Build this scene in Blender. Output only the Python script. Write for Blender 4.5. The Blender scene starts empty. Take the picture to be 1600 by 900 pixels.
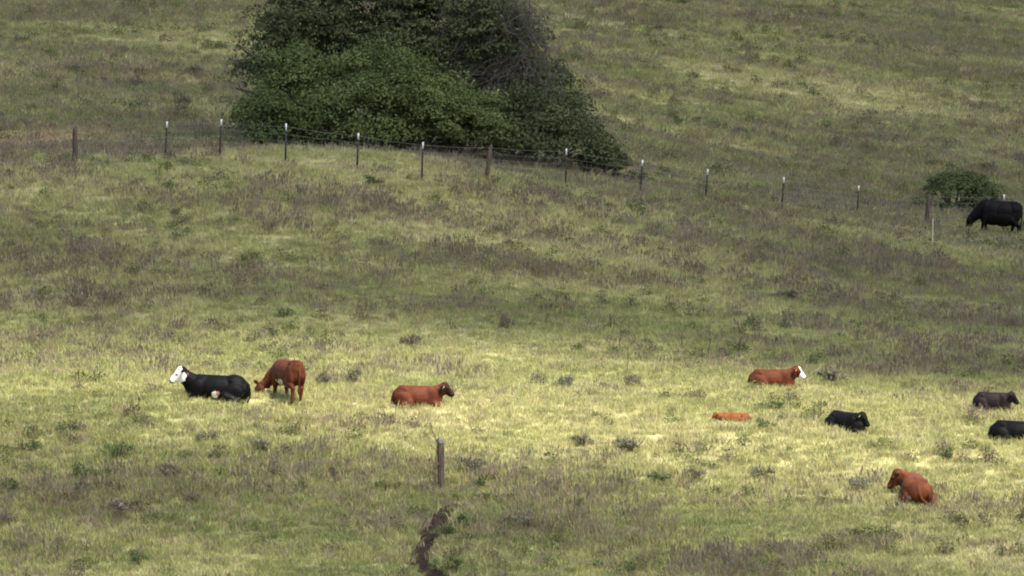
import bpy, math, random
import numpy as np
from mathutils import Vector, Matrix, Euler

rng = np.random.default_rng(11)
random.seed(11)
R = math.radians
sc = bpy.context.scene
C = sc.collection

# ------------------------------------------------------------------ camera, sky, sun, exposure
F = 9000.0                                   # focal length in photo pixels (1600 wide)
cam_d = bpy.data.cameras.new('camera'); cam = bpy.data.objects.new('camera', cam_d); C.objects.link(cam)
cam_d.sensor_width = 36.0; cam_d.lens = 36.0 * F / 1600.0
cam_d.clip_start = 1.0; cam_d.clip_end = 6000.0
cam.location = (0, 0, 0); cam.rotation_euler = (R(90), 0, 0)
sc.camera = cam

SUN_EL, SUN_AZ = R(56), R(142)               # azimuth clockwise from +Y (away from the camera)
S = Vector((math.sin(SUN_AZ) * math.cos(SUN_EL), math.cos(SUN_AZ) * math.cos(SUN_EL), math.sin(SUN_EL)))
world = bpy.data.worlds.new("World"); sc.world = world; world.use_nodes = True
wn = world.node_tree.nodes; wl = world.node_tree.links
bg = wn['Background']; sky = wn.new('ShaderNodeTexSky'); sky.sky_type = 'NISHITA'; sky.sun_disc = False
sky.sun_elevation = SUN_EL; sky.sun_rotation = SUN_AZ; sky.air_density = 1.0; sky.dust_density = 2.5
wl.new(sky.outputs[0], bg.inputs[0]); bg.inputs[1].default_value = 0.14
sun_d = bpy.data.lights.new('sun', 'SUN'); sun_d.energy = 4.2; sun_d.angle = R(0.55); sun_d.color = (1.0, 0.95, 0.87)
sun = bpy.data.objects.new('sun', sun_d); C.objects.link(sun)
sun.rotation_euler = S.to_track_quat('Z', 'Y').to_euler()
sc.view_settings.view_transform = 'Standard'; sc.view_settings.look = 'None'
sc.view_settings.exposure = 1.28; sc.view_settings.gamma = 1.0
sc.view_settings.use_curve_mapping = False
sc.render.engine = 'CYCLES'
sc.cycles.max_bounces = 5; sc.cycles.diffuse_bounces = 2; sc.cycles.transmission_bounces = 3
sc.cycles.transparent_max_bounces = 12
sc.cycles.use_denoising = True; sc.cycles.denoiser = 'OPENIMAGEDENOISE'; sc.cycles.denoising_input_passes = 'RGB_ALBEDO_NORMAL'
sc.cycles.filter_width = 2.0

# ------------------------------------------------------------------ helpers
def tag(o, label=None, cat=None, group=None, kind=None):
    if label: o['label'] = label
    if cat: o['category'] = cat
    if group: o['group'] = group
    if kind: o['kind'] = kind
    return o

def link(name, me, mat=None, parent=None):
    o = bpy.data.objects.new(name, me); C.objects.link(o)
    if mat: me.materials.append(mat)
    if parent: o.parent = parent
    return o

def empty(name, loc):
    o = bpy.data.objects.new(name, None); C.objects.link(o); o.location = loc; o.empty_display_size = 0.3
    return o

def mesh_np(name, V, faces, smooth=False):
    """faces: (n,k) int array or list of such arrays"""
    me = bpy.data.meshes.new(name)
    if not isinstance(faces, list): faces = [faces]
    faces = [np.asarray(f, dtype=np.int32) for f in faces if len(f)]
    V = np.asarray(V, dtype=np.float32)
    me.vertices.add(len(V)); me.vertices.foreach_set('co', V.ravel())
    nl = sum(f.size for f in faces); npoly = sum(len(f) for f in faces)
    me.loops.add(nl); me.polygons.add(npoly)
    me.loops.foreach_set('vertex_index', np.concatenate([f.ravel() for f in faces]))
    tot = np.concatenate([np.full(len(f), f.shape[1], np.int32) for f in faces])
    st = np.concatenate([[0], np.cumsum(tot)[:-1]]).astype(np.int32)
    me.polygons.foreach_set('loop_start', st)
    if smooth: me.polygons.foreach_set('use_smooth', np.ones(npoly, bool))
    me.update(calc_edges=True); me.validate()
    return me

def set_color(me, name, col):
    a = me.attributes.new(name, 'FLOAT_COLOR', 'POINT')
    col = np.asarray(col, np.float32)
    if col.shape[1] == 3: col = np.concatenate([col, np.ones((len(col), 1), np.float32)], 1)
    a.data.foreach_set('color', col.ravel())

def hash2(ix, iy, seed):
    h = (ix.astype(np.int64) * 374761393 + iy.astype(np.int64) * 668265263 + seed * 974634777) & 0xffffffff
    h = ((h ^ (h >> 13)) * 1274126177) & 0xffffffff
    h = ((h ^ (h >> 16)) * 2246822519) & 0xffffffff
    return ((h ^ (h >> 15)) & 0xffffff) / float(0xffffff)

def vnoise(x, y, seed=0):
    x = np.asarray(x, float); y = np.asarray(y, float)
    ix = np.floor(x); iy = np.floor(y); fx = x - ix; fy = y - iy
    fx = fx * fx * fx * (fx * (fx * 6 - 15) + 10); fy = fy * fy * fy * (fy * (fy * 6 - 15) + 10)
    a = hash2(ix, iy, seed); b = hash2(ix + 1, iy, seed); c = hash2(ix, iy + 1, seed); d = hash2(ix + 1, iy + 1, seed)
    return (a * (1 - fx) + b * fx) * (1 - fy) + (c * (1 - fx) + d * fx) * fy

def fbm(x, y, seed=0, oct=4):
    s = 0; a = 0.5; t = 0
    for k in range(oct):
        s = s + a * vnoise(x * 2 ** k + 17.3 * k, y * 2 ** k + 5.1 * k, seed + k * 7); t += a; a *= 0.55
    return s / t

def sstep(a, b, x):
    t = np.clip((np.asarray(x, float) - a) / (b - a), 0, 1); return t * t * (3 - 2 * t)

# ------------------------------------------------------------------ terrain
YK = np.array([134, 142, 150, 158, 170, 190, 197, 205, 215, 234, 250, 262, 290, 330, 380, 450, 600, 800], float)
UK = np.array([-600, 0, 350, 640, 900, 1200, 1600, 2200], float)
VK = np.array([
 [900, 745, 628, 562, 440, 255, 243, 233, 217, 188, 163, 143, 88, 0, -90, -200, -380, -520],
 [900, 745, 625, 562, 440, 252, 241, 232, 215, 185, 160, 140, 85, 0, -90, -200, -380, -520],
 [900, 750, 625, 560, 440, 249, 238, 234, 226, 202, 177, 155, 95, 0, -90, -200, -380, -520],
 [900, 775, 640, 575, 455, 285, 240, 251, 250, 222, 190, 165, 100, 0, -90, -200, -380, -520],
 [900, 790, 660, 590, 480, 330, 302, 285, 274, 238, 207, 182, 112, 5, -85, -195, -375, -515],
 [905, 800, 668, 595, 510, 400, 372, 352, 337, 302, 272, 246, 172, 50, -60, -175, -350, -490],
 [905, 800, 690, 618, 540, 470, 450, 425, 400, 362, 325, 298, 220, 100, -10, -130, -300, -450],
 [905, 805, 700, 625, 550, 482, 462, 440, 415, 380, 345, 320, 245, 125, 15, -100, -270, -420]], float)
YA = np.array([-120, -30, 0, 20, 45, 75, 105], float)
ZA = np.array([1.0, -1.2, -1.75, -4.2, -8.5, -11.5, -10.6], float)
YZ = np.array([1100, 1600, 2600], float); ZZ = np.array([92, 60, 20], float)

def pchip(xk, yk, x):
    h = np.diff(xk); d = np.diff(yk) / h; m = np.zeros_like(yk); m[0] = d[0]; m[-1] = d[-1]
    for i in range(1, len(xk) - 1):
        if d[i - 1] * d[i] > 0:
            w1 = 2 * h[i] + h[i - 1]; w2 = h[i] + 2 * h[i - 1]; m[i] = (w1 + w2) / (w1 / d[i - 1] + w2 / d[i])
    i = np.clip(np.searchsorted(xk, x) - 1, 0, len(xk) - 2)
    t = (x - xk[i]) / h[i]
    return ((1 + 2 * t) * (1 - t) ** 2 * yk[i] + t * (1 - t) ** 2 * h[i] * m[i] + t * t * (3 - 2 * t) * yk[i + 1] + t * t * (t - 1) * h[i] * m[i + 1])

TY = np.arange(-120, 2600.1, 1.0); TU = np.arange(-600, 2200.1, 20.0)
cols = []
for v in VK:
    zk = YK * (450 - v) / F
    cols.append(pchip(np.concatenate([YA, YK, YZ]), np.concatenate([ZA, zk, ZZ]), TY))
cols = np.array(cols)
TZ = np.array([[0.0] * len(TY)] * len(TU))
for j in range(len(TY)): TZ[:, j] = np.interp(TU, UK, cols[:, j])
ker = np.exp(-0.5 * (np.arange(-10, 11) / 4.0) ** 2); ker /= ker.sum()
TZ = np.apply_along_axis(lambda a: np.convolve(np.pad(a, 10, mode='edge'), ker, 'valid'), 0, TZ)
ker2 = np.exp(-0.5 * (np.arange(-3, 4) / 1.2) ** 2); ker2 /= ker2.sum()
TZ = np.apply_along_axis(lambda a: np.convolve(np.pad(a, 3, mode='edge'), ker2, 'valid'), 1, TZ)

TRAIL = [(690, 930), (676, 896), (655, 874), (660, 860), (670, 846), (664, 836), (680, 822), (684, 810), (704, 799), (716, 791)]
trail_xy = None
BUMPS = []                                    # (x, y, rx, ry, h)

def ground(x, y, fine=True):
    x = np.asarray(x, float); y = np.asarray(y, float)
    u = np.clip(800 + F * x / np.maximum(y, 110.0), -599, 2199)
    fu = (u + 600) / 20.0; iu = np.clip(np.floor(fu).astype(int), 0, len(TU) - 2); tu = fu - iu
    fy = np.clip(y + 120, 0, len(TY) - 1.001); iy = np.floor(fy).astype(int); ty = fy - iy
    z = (TZ[iu, iy] * (1 - tu) + TZ[iu + 1, iy] * tu) * (1 - ty) + (TZ[iu, iy + 1] * (1 - tu) + TZ[iu + 1, iy + 1] * tu) * ty
    if fine:
        far = sstep(185, 235, y)
        z = z + (fbm(x / 8.0, y / 4.5, 3, 3) - 0.5) * (0.30 + 0.45 * far)
        z = z + (vnoise(x / 1.7, y / 1.1, 9) - 0.5) * 0.10
        z = z + far * (fbm(x / 22.0 + 0.25 * y / 9.0, y / 9.0, 21, 3) - 0.5) * 1.0
        for (bx, by, rx, ry, h) in BUMPS:
            z = z + h * np.exp(-((x - bx) / rx) ** 2 - ((y - by) / ry) ** 2)
        if trail_xy is not None:
            z = z - 0.16 * np.exp(-(trail_dist(x, y) / 0.28) ** 2)
    return z

def trail_dist(x, y):
    x = np.atleast_1d(np.asarray(x, float)); y = np.atleast_1d(np.asarray(y, float))
    d = np.full(x.shape, 99.0)
    m = (np.abs(x + 2) < 5) & (y < 150) & (y > 125)
    if m.any():
        xm, ym = x[m], y[m]; dm = np.full(xm.shape, 99.0)
        for (x0, y0), (x1, y1) in zip(trail_xy[:-1], trail_xy[1:]):
            dx, dy = x1 - x0, y1 - y0
            t = np.clip(((xm - x0) * dx + (ym - y0) * dy) / (dx * dx + dy * dy), 0, 1)
            dm = np.minimum(dm, np.hypot((xm - x0 - t * dx), (ym - y0 - t * dy)))
        d[m] = dm
    return d

_yr = np.arange(120, 520, 0.1)
def at(u, v, ymin=120.0):
    """point of the ground seen at photo pixel (u, v)"""
    x = (u - 800) * _yr / F
    vv = 450 - F * ground(x, _yr) / _yr
    k = np.where((vv <= v) & (_yr >= ymin))[0]
    y = _yr[k[0]] if len(k) else 400.0
    return Vector(((u - 800) * y / F, y, float(np.ravel(ground((u - 800) * y / F, y))[0])))
def on(x, y, dz=0.0):
    return Vector((x, y, float(np.ravel(ground(x, y))[0]) + dz))

trail_xy = None
_t = [at(u, v) for u, v in TRAIL]
trail_xy = [(p.x, p.y) for p in _t]
calf_p = at(1146, 662)
BUMPS.append((calf_p.x, calf_p.y - 1.6, 1.8, 0.9, 0.16))
BUMPS.append((calf_p.x, calf_p.y + 0.2, 1.2, 0.6, -0.12))
for (u, v, rx, ry, h) in [(1080, 300, 2.5, 1.0, .2), (640, 255, 3, 1.5, .12), (420, 245, 3, 1.5, .12), (1330, 312, 3.0, 1.2, .35), (1440, 330, 2, 1, .2)]:
    p = at(u, v); BUMPS.append((p.x, p.y, rx, ry, h))

# stands of weeds, greener and barer places seen in the photograph: (u, v, radius x, radius y in metres, weeds, dark green, tan)
PATCH = [(1300, 302, 3.5, 2.2, .6, 0, 0), (1420, 306, 2.5, 2.0, .5, 0, 0), (1590, 805, 1.9, 1.1, .1, .8, 0), (1500, 822, 1.9, 1.1, .3, .75, 0), (1400, 848, 1.9, 1.0, .6, .6, 0), (1290, 862, 1.9, 1.0, .6, .6, 0), (1160, 886, 2.2, .9, .6, .4, 0),
 (500, 445, 2.6, 1.6, .1, .22, 0), (620, 432, 2.8, 1.6, .1, .22, 0), (720, 420, 2.4, 1.4, .1, .18, 0), (120, 492, 3.0, 1.6, .1, .22, 0), (250, 480, 2, 1.4, .1, .18, 0), (850, 485, 3, 2.0, .35, 0, 0), (1200, 500, 3.5, 1.5, .3, 0, 0), (1170, 537, 4.5, .8, .5, 0, 0), (1430, 530, 3, 1.2, .4, 0, 0),
 (620, 330, 5, 2.2, .3, 0, 0), (130, 400, 3, 1.5, .25, 0, 0), (120, 320, 3.5, 1.6, .3, 0, 0), (50, 690, 1.6, 1.6, .2, .5, 0), (240, 760, 2.2, 1.2, .35, .1, 0), (180, 805, 1.4, .8, .5, .3, 0), (60, 780, 1.6, 1.0, .3, .5, 0), (700, 855, 1.6, 2.0, .1, .45, 0), (850, 835, 2.5, 1.0, .15, .15, 0), (1150, 770, 2.0, .8, .3, .1, 0), (1330, 755, 1.5, .8, .35, .05, 0),
 (480, 246, 4.0, 2.2, -.7, -.3, 0), (600, 248, 4.0, 2.2, -.7, -.3, 0), (340, 500, 5, 1.8, -.45, -.1, 0), (520, 510, 4, 1.8, -.35, -.1, 0), (1530, 395, 3, 1.4, -.6, -.2, 0), (1290, 400, 3.5, 1.4, -.3, 0, 0), (1220, 140, 7, 9, -.5, -.1, 0), (1000, 120, 5, 8, -.25, 0, 0), (950, 330, 3, 1.4, -.3, 0, 0), (1000, 575, 6, 1.6, -.2, 0, 0),
 (60, 220, 3.4, 6.0, -.4, -.3, 1.2), (10, 228, 3.0, 6, -.4, -.2, 1.1), (1150, 20, 6, 10, .4, 0, 0), (1450, 60, 7, 8, .4, 0, 0), (1250, 195, 5, 6, .45, 0, 0), (1560, 200, 4, 8, .4, 0, 0), (120, 115, 5, 8, .4, 0, 0), (270, 165, 4, 5, .45, 0, 0), (150, 40, 6, 8, .25, .1, 0), (300, 40, 4, 6, -.3, 0, 0), (1130, 345, 4, 1.6, .25, 0, 0), (1002, 308, 1, 1.5, -.4, 0, 0), (1104, 321, 1, 1.5, -.5, -.2, 0), (1223, 333, 1, 1.5, -.5, -.2, 0), (1341, 342, 1, 1.5, -.5, -.2, 0)]
_pp = [(at(q[0], q[1]), q) for q in PATCH]
def patches(x, y):
    w = np.zeros_like(x); g_ = np.zeros_like(x); t = np.zeros_like(x)
    wob = (fbm(x / 1.6, y / 1.2, 211, 3) - .5) * 1.6
    for p, (_, _, rx, ry, dw, dg, dt) in _pp:
        m = (np.abs(x - p.x) < 3 * rx) & (np.abs(y - p.y) < 3 * ry)
        if m.any():
            k = np.clip(1.35 - np.hypot((x[m] - p.x) / rx, (y[m] - p.y) / ry) + wob[m], 0, 1); k = k * k * (3 - 2 * k)
            w[m] += dw * k; g_[m] += dg * k; t[m] += dt * k
    return w, g_, np.clip(t, 0, 1)

# what covers the ground where
def cover(x, y):
    """(weediness, dryness, greenness, tall) in 0..1"""
    n1 = fbm(x / 7.0, y / 4.2, 31, 4); n2 = fbm(x / 2.4, y / 1.6, 47, 3); n3 = fbm(x / 14.0 + 3, y / 6.5, 77, 3)
    edge = 144.6 - 0.30 * x
    terr = sstep(-5.0, 3.5, y - edge) * (1 - sstep(153, 166, y + 2.0 * (n3 - .5) * 6))
    front = 1 - sstep(-5.0, 3.5, y - edge)
    far = sstep(186, 215, y)
    base = 0.50 - 0.36 * terr - 0.02 * front - 0.03 * far
    s1 = fbm(x / 16.0 + y / 30.0, y / 4.5, 131, 4)
    D_far = far * .8 * (s1 - .5)
    pw, pg, pt = patches(x, y)
    W = np.clip(base + pw - .05 * front - far * 2.0 * (s1 - .5) - .08 * front + 1.8 * (n1 - 0.5) + 1.1 * (n2 - 0.5), 0, 1)
    D = np.clip(0.40 - .16 * far + 0.16 * terr + (1.15 - .5 * terr) * (n3 - 0.5) + (.7 - .3 * terr) * (n2 - .5) + D_far, 0, 1)
    return W, D, terr, front, far, n1, n2, n3

def mixc(a, b, t):
    return np.asarray(a)[None, :] * (1 - t[:, None]) + np.asarray(b)[None, :] * t[:, None]

STRAW = (0.52, 0.475, 0.245); YGREEN = (0.375, 0.375, 0.148); GREEN = (0.205, 0.223, 0.088); MAUVE = (0.262, 0.222, 0.163); BROWN = (0.28, 0.225, 0.135); DARKWEED = (0.070, 0.088, 0.036)

# ------------------------------------------------------------------ materials
def new_mat(name):
    m = bpy.data.materials.new(name); m.use_nodes = True
    nt = m.node_tree; b = nt.nodes['Principled BSDF']; return m, nt, b
def N(nt, t, **kw):
    n = nt.nodes.new(t)
    for k, v in kw.items(): setattr(n, k, v)
    return n
def attr(nt, name, typ='GEOMETRY'):
    n = N(nt, 'ShaderNodeAttribute'); n.attribute_name = name; n.attribute_type = typ; return n
def noise(nt, scale, detail=4, vec=None):
    n = N(nt, 'ShaderNodeTexNoise'); n.inputs['Scale'].default_value = scale; n.inputs['Detail'].default_value = detail
    if vec: nt.links.new(vec, n.inputs['Vector'])
    return n
def mult(nt, a, b, fac=1.0):
    n = N(nt, 'ShaderNodeMix', data_type='RGBA', blend_type='MULTIPLY'); n.inputs[0].default_value = fac
    nt.links.new(a, n.inputs[6]); nt.links.new(b, n.inputs[7]); return n.outputs[2]
def ramp(nt, fac, stops):
    n = N(nt, 'ShaderNodeValToRGB'); e = n.color_ramp.elements
    while len(e) < len(stops): e.new(0.5)
    for k, (p, c) in enumerate(stops): e[k].position = p; e[k].color = (*c, 1)
    nt.links.new(fac, n.inputs[0]); return n.outputs[0]

def leafy(name, src_type, src_name, trans=0.3, extra=None, rough=0.6):
    m, nt, b = new_mat(name)
    nt.nodes.remove(b); out = nt.nodes['Material Output']
    a = attr(nt, src_name, src_type); col = a.outputs['Color']
    if extra:
        a2 = attr(nt, extra); col = mult(nt, col, a2.outputs['Color'])
    d = N(nt, 'ShaderNodeBsdfDiffuse'); t = N(nt, 'ShaderNodeBsdfTranslucent'); mx = N(nt, 'ShaderNodeMixShader')
    nt.links.new(col, d.inputs[0]); nt.links.new(col, t.inputs[0]); mx.inputs[0].default_value = trans
    nt.links.new(d.outputs[0], mx.inputs[1]); nt.links.new(t.outputs[0], mx.inputs[2])
    nt.links.new(mx.outputs[0], out.inputs[0])
    return m
M_grass = leafy('grass_blades', 'INSTANCER', 'tint', 0.42, 'var')
M_leaf = leafy('tree_leaves', 'GEOMETRY', 'tint', 0.22)
M_weed = leafy('weed_leaves', 'GEOMETRY', 'tint', 0.25)

M_ground, nt, b = new_mat('pasture_soil')
tc = N(nt, 'ShaderNodeTexCoord'); a = attr(nt, 'tint')
n1 = noise(nt, 2.2, 6, tc.outputs['Object']); r1 = ramp(nt, n1.outputs[0], [(0.3, (.55, .55, .55)), (0.7, (1.15, 1.12, 1.05))])
nt.links.new(mult(nt, a.outputs['Color'], r1), b.inputs['Base Color']); b.inputs['Roughness'].default_value = 0.95
b.inputs['Specular IOR Level'].default_value = 0.1

M_soil, nt, b = new_mat('trail_soil')
n1 = noise(nt, 7, 6, N(nt, 'ShaderNodeTexCoord').outputs['Object'])
nt.links.new(ramp(nt, n1.outputs[0], [(0.3, (.014, .011, .009)), (0.75, (.038, .028, .022))]), b.inputs['Base Color']); b.inputs['Roughness'].default_value = 1.0; b.inputs['Specular IOR Level'].default_value = 0

def wood(name, c0, c1):
    m, nt, b = new_mat(name); t = N(nt, 'ShaderNodeTexCoord'); mp = N(nt, 'ShaderNodeMapping'); mp.inputs['Scale'].default_value = (9, 9, 1.3)
    nt.links.new(t.outputs['Object'], mp.inputs[0]); n = noise(nt, 3, 7, mp.outputs[0])
    nt.links.new(ramp(nt, n.outputs[0], [(0.35, c0), (0.7, c1)]), b.inputs['Base Color']); b.inputs['Roughness'].default_value = .9; b.inputs['Specular IOR Level'].default_value = .1
    bp = N(nt, 'ShaderNodeBump'); bp.inputs['Distance'].default_value = .02; nt.links.new(n.outputs[0], bp.inputs['Height']); nt.links.new(bp.outputs[0], b.inputs['Normal'])
    return m
M_post = wood('weathered_post_wood', (.035, .026, .021), (.105, .078, .062))
M_cap = wood('grey_post_wood', (.085, .088, .075), (.20, .205, .175))
M_bark = wood('bark', (.03, .024, .018), (.10, .085, .07))
M_twig = wood('dry_twigs', (.07, .06, .052), (.14, .125, .108))
M_stalk = wood('dead_stalks', (.05, .038, .03), (.12, .09, .07))
def plain(name, c, rough=.6, metal=0.0):
    m, nt, b = new_mat(name); n = noise(nt, 30, 3, N(nt, 'ShaderNodeTexCoord').outputs['Object'])
    nt.links.new(ramp(nt, n.outputs[0], [(.3, tuple(x * .75 for x in c)), (.7, c)]), b.inputs['Base Color'])
    b.inputs['Roughness'].default_value = rough; b.inputs['Metallic'].default_value = metal; return m
M_tpost = plain('green_post_paint', (.010, .014, .011), .8)
M_white = plain('white_paint', (.58, .58, .56), .6)
M_wire = plain('galvanised_wire', (.20, .20, .19), .5, .4)
M_tag = plain('pale_tag_plastic', (.80, .78, .55), .4)
M_rod = plain('pale_rod', (.42, .42, .33), .5)

M_coat, nt, b = new_mat('cattle_coat')
a = attr(nt, 'coat'); n = noise(nt, 9, 6, N(nt, 'ShaderNodeTexCoord').outputs['Object'])
nt.links.new(mult(nt, a.outputs['Color'], ramp(nt, n.outputs[0], [(.3, (.78, .77, .75)), (.7, (1.12, 1.1, 1.08))])), b.inputs['Base Color'])
b.inputs['Roughness'].default_value = .62; b.inputs['Specular IOR Level'].default_value = .08
n2 = noise(nt, 60, 3, nt.nodes['Texture Coordinate'].outputs['Object']); bp = N(nt, 'ShaderNodeBump'); bp.inputs['Distance'].default_value = .006; bp.inputs['Strength'].default_value = .35
nt.links.new(n2.outputs[0], bp.inputs['Height']); nt.links.new(bp.outputs[0], b.inputs['Normal'])

M_cloud = bpy.data.materials.new('cloud_vapour'); M_cloud.use_nodes = True; nt = M_cloud.node_tree
nt.nodes.remove(nt.nodes['Principled BSDF'])
d = N(nt, 'ShaderNodeBsdfDiffuse'); d.inputs[0].default_value = (.9, .9, .9, 1); tl = N(nt, 'ShaderNodeBsdfTranslucent'); tl.inputs[0].default_value = (.9, .9, .9, 1)
m1 = N(nt, 'ShaderNodeMixShader'); m1.inputs[0].default_value = .5; tr = N(nt, 'ShaderNodeBsdfTransparent'); m2 = N(nt, 'ShaderNodeMixShader')
nz = noise(nt, 0.03, 3, N(nt, 'ShaderNodeTexCoord').outputs['Object'])
cr = N(nt, 'ShaderNodeMapRange'); cr.inputs[1].default_value = .3; cr.inputs[2].default_value = .7; cr.inputs[3].default_value = .36; cr.inputs[4].default_value = .26
nt.links.new(nz.outputs[0], cr.inputs[0]); nt.links.new(cr.outputs[0], m2.inputs[0])
nt.links.new(d.outputs[0], m1.inputs[1]); nt.links.new(tl.outputs[0], m1.inputs[2])
nt.links.new(tr.outputs[0], m2.inputs[1]); nt.links.new(m1.outputs[0], m2.inputs[2]); nt.links.new(m2.outputs[0], nt.nodes['Material Output'].inputs[0])
M_thin = M_cloud.copy(); M_thin.name = 'thin_cloud_vapour'
for n_ in M_cloud.node_tree.nodes:
    if n_.type == 'MAP_RANGE': n_.inputs[3].default_value = .64; n_.inputs[4].default_value = .55

# ------------------------------------------------------------------ ground sheet
def axis(segs):
    out = []
    for a, b_, s in segs: out.append(np.arange(a, b_, s))
    return np.concatenate(out)
gx = axis([(-700, -200, 40), (-200, -60, 7), (-60, -28, 1.2), (-28, -3.2, .4), (-3.2, -.4, .09), (-.4, 28, .4), (28, 60, 1.2), (60, 200, 7), (200, 701, 40)])
gy = axis([(-110, 100, 6), (100, 130, 1.2), (130, 145, .12), (145, 200, .28), (200, 300, .5), (300, 420, 1.0), (420, 800, 8), (800, 2500, 50)])
GX, GY = np.meshgrid(gx, gy); fx_, fy_ = GX.ravel(), GY.ravel(); gz = ground(fx_, fy_)
nx_, ny_ = len(gx), len(gy); ii = (np.arange(ny_ - 1)[:, None] * nx_ + np.arange(nx_ - 1)[None, :]).ravel()
me = mesh_np('hillside', np.stack([fx_, fy_, gz], 1), np.stack([ii, ii + 1, ii + nx_ + 1, ii + nx_], 1), True)
W, D, terr, front, far, n1, n2, n3 = cover(fx_, fy_)
gc = mixc(GREEN, STRAW, D); gc = gc * (1 - 0.5 * W[:, None]) + 0.5 * W[:, None] * np.array(BROWN); gc *= 0.85
_td = trail_dist(fx_, fy_); gc[_td < .38] = (.03, .022, .017)
set_color(me, 'tint', gc)
g = link('hillside', me, M_ground); tag(g, kind='structure')

# trail of bare soil
tx = []; px_ = [Vector(p) for p in trail_xy]
cen = []
for k in range(len(px_) - 1):
    for t in np.linspace(0, 1, 10, endpoint=False): cen.append(px_[k].lerp(px_[k + 1], t))
cen.append(px_[-1])
tv, tf = [], []
for k, p in enumerate(cen):
    q = cen[min(k + 1, len(cen) - 1)] - cen[max(k - 1, 0)]; nrm = Vector((-q.y, q.x)).normalized()
    w = (0.21 + 0.07 * math.sin(k * .9) + 0.06 * math.sin(k * 2.3)) * (1 - 0.6 * (k / len(cen)) ** 2)
    for s in (-1, -.5, 0, .5, 1):
        x, y = p.x + nrm.x * w * s, p.y + nrm.y * w * s
        tv.append((x, y, float(np.ravel(ground(x, y))[0]) + .02))
    if k:
        for j in range(4): tf.append((5 * k - 5 + j, 5 * k - 4 + j, 5 * k + 1 + j, 5 * k + j))
tr_o = link('trail', mesh_np('trail', tv, np.array(tf), True), M_soil); tag(tr_o, kind='structure')

# ------------------------------------------------------------------ clouds overhead (they shade the slope)
def cloud(cx, cy, sx, sy, edge_fn, seed, name, mat):
    """a flattened bank of cloud whose shadow falls where edge_fn(x, y) > 0 (metres inside the edge)"""
    ALT = 620.0
    xs = np.linspace(-sx, sx, 120) + cx; ys = np.linspace(-sy, sy, 100) + cy
    X, Y = np.meshgrid(xs, ys)
    e = edge_fn(X, Y) + (fbm(X / 26, Y / 26, seed, 3) - .5) * 16
    side = np.minimum(np.minimum(X - xs[0], xs[-1] - X), np.minimum(Y - ys[0], ys[-1] - Y)); e = np.minimum(e, side)
    th = np.sqrt(np.clip(e, 0, 60)) * 3.2 * (0.6 + 0.8 * fbm(X / 18, Y / 18, seed + 5, 3))
    inside = e > -1.5
    off = S * (ALT / S.z)
    top = np.stack([X + off.x, Y + off.y, ALT + 0.05 + th], -1).reshape(-1, 3); bot = np.stack([X + off.x, Y + off.y, ALT - .05 - th * .35], -1).reshape(-1, 3)
    n = X.size; nx, ny = X.shape[1], X.shape[0]
    i0 = (np.arange(ny - 1)[:, None] * nx + np.arange(nx - 1)[None, :]).ravel()
    q = np.stack([i0, i0 + 1, i0 + nx + 1, i0 + nx], 1)
    ins = inside.ravel(); keep = ins[q].all(1); q = q[keep]
    V = np.concatenate([top, bot]); Fq = np.concatenate([q, q[:, ::-1] + n])
    used = np.unique(Fq); mp = np.full(len(V), -1); mp[used] = np.arange(len(used))
    o = link(name, mesh_np(name, V[used], mp[Fq], True), mat); tag(o, kind='stuff'); return o
cloud(0, 330, 190, 180, lambda x, y: (y - (158.2 - 0.05 * x)), 5, 'cloud', M_cloud)
cloud(0, 92, 150, 62, lambda x, y: ((143.6 - 0.36 * x) - y), 15, 'cloud', M_thin)

# ------------------------------------------------------------------ grass and ground cover (instances on points)
def blades(n, rad, h0, h1, w, lean, seed, spread_pow=.6, heads=0.0):
    r = np.random.default_rng(seed); V = []; Fq = []; Ft = []; var = []
    for k in range(n):
        a = r.uniform(0, 2 * math.pi); d = rad * r.uniform(0, 1) ** spread_pow
        bx, by = d * math.cos(a), d * math.sin(a); h = r.uniform(h0, h1)
        la = a + r.normal(0, .9); ln = lean * h * r.uniform(.2, 1.2); wa = r.uniform(0, math.pi)
        wx, wy = w * math.cos(wa) / 2, w * math.sin(wa) / 2
        mx, my = bx + .35 * ln * math.cos(la), by + .35 * ln * math.sin(la); ex, ey = bx + ln * math.cos(la), by + ln * math.sin(la)
        s = len(V); c = r.uniform(.8, 1.2); c2 = np.array([c * r.uniform(.92, 1.1), c, c * r.uniform(.85, 1.1)])
        V += [(bx - wx, by - wy, -.03), (bx + wx, by + wy, -.03), (mx + wx * .8, my + wy * .8, h * .6), (mx - wx * .8, my - wy * .8, h * .6), (ex, ey, h)]
        Fq.append((s, s + 1, s + 2, s + 3)); Ft.append((s + 3, s + 2, s + 4)); var += [c2] * 5
        if r.uniform() < heads:
            s = len(V); hw = w * 1.6
            for sgn in (0, 1):
                ca, sa = (math.cos(wa), math.sin(wa)) if sgn == 0 else (-math.sin(wa), math.cos(wa))
                s = len(V)
                V += [(ex, ey, h - .05), (ex + hw * ca, ey + hw * sa, h + .02), (ex, ey, h + .10), (ex - hw * ca, ey - hw * sa, h + .02)]
                Fq.append((s, s + 1, s + 2, s + 3)); var += [c2 * .8] * 4
    me = mesh_np('grass_tuft', V, [np.array(Fq), np.array(Ft)]); set_color(me, 'var', np.array(var)); me.materials.append(M_grass)
    return me

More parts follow.
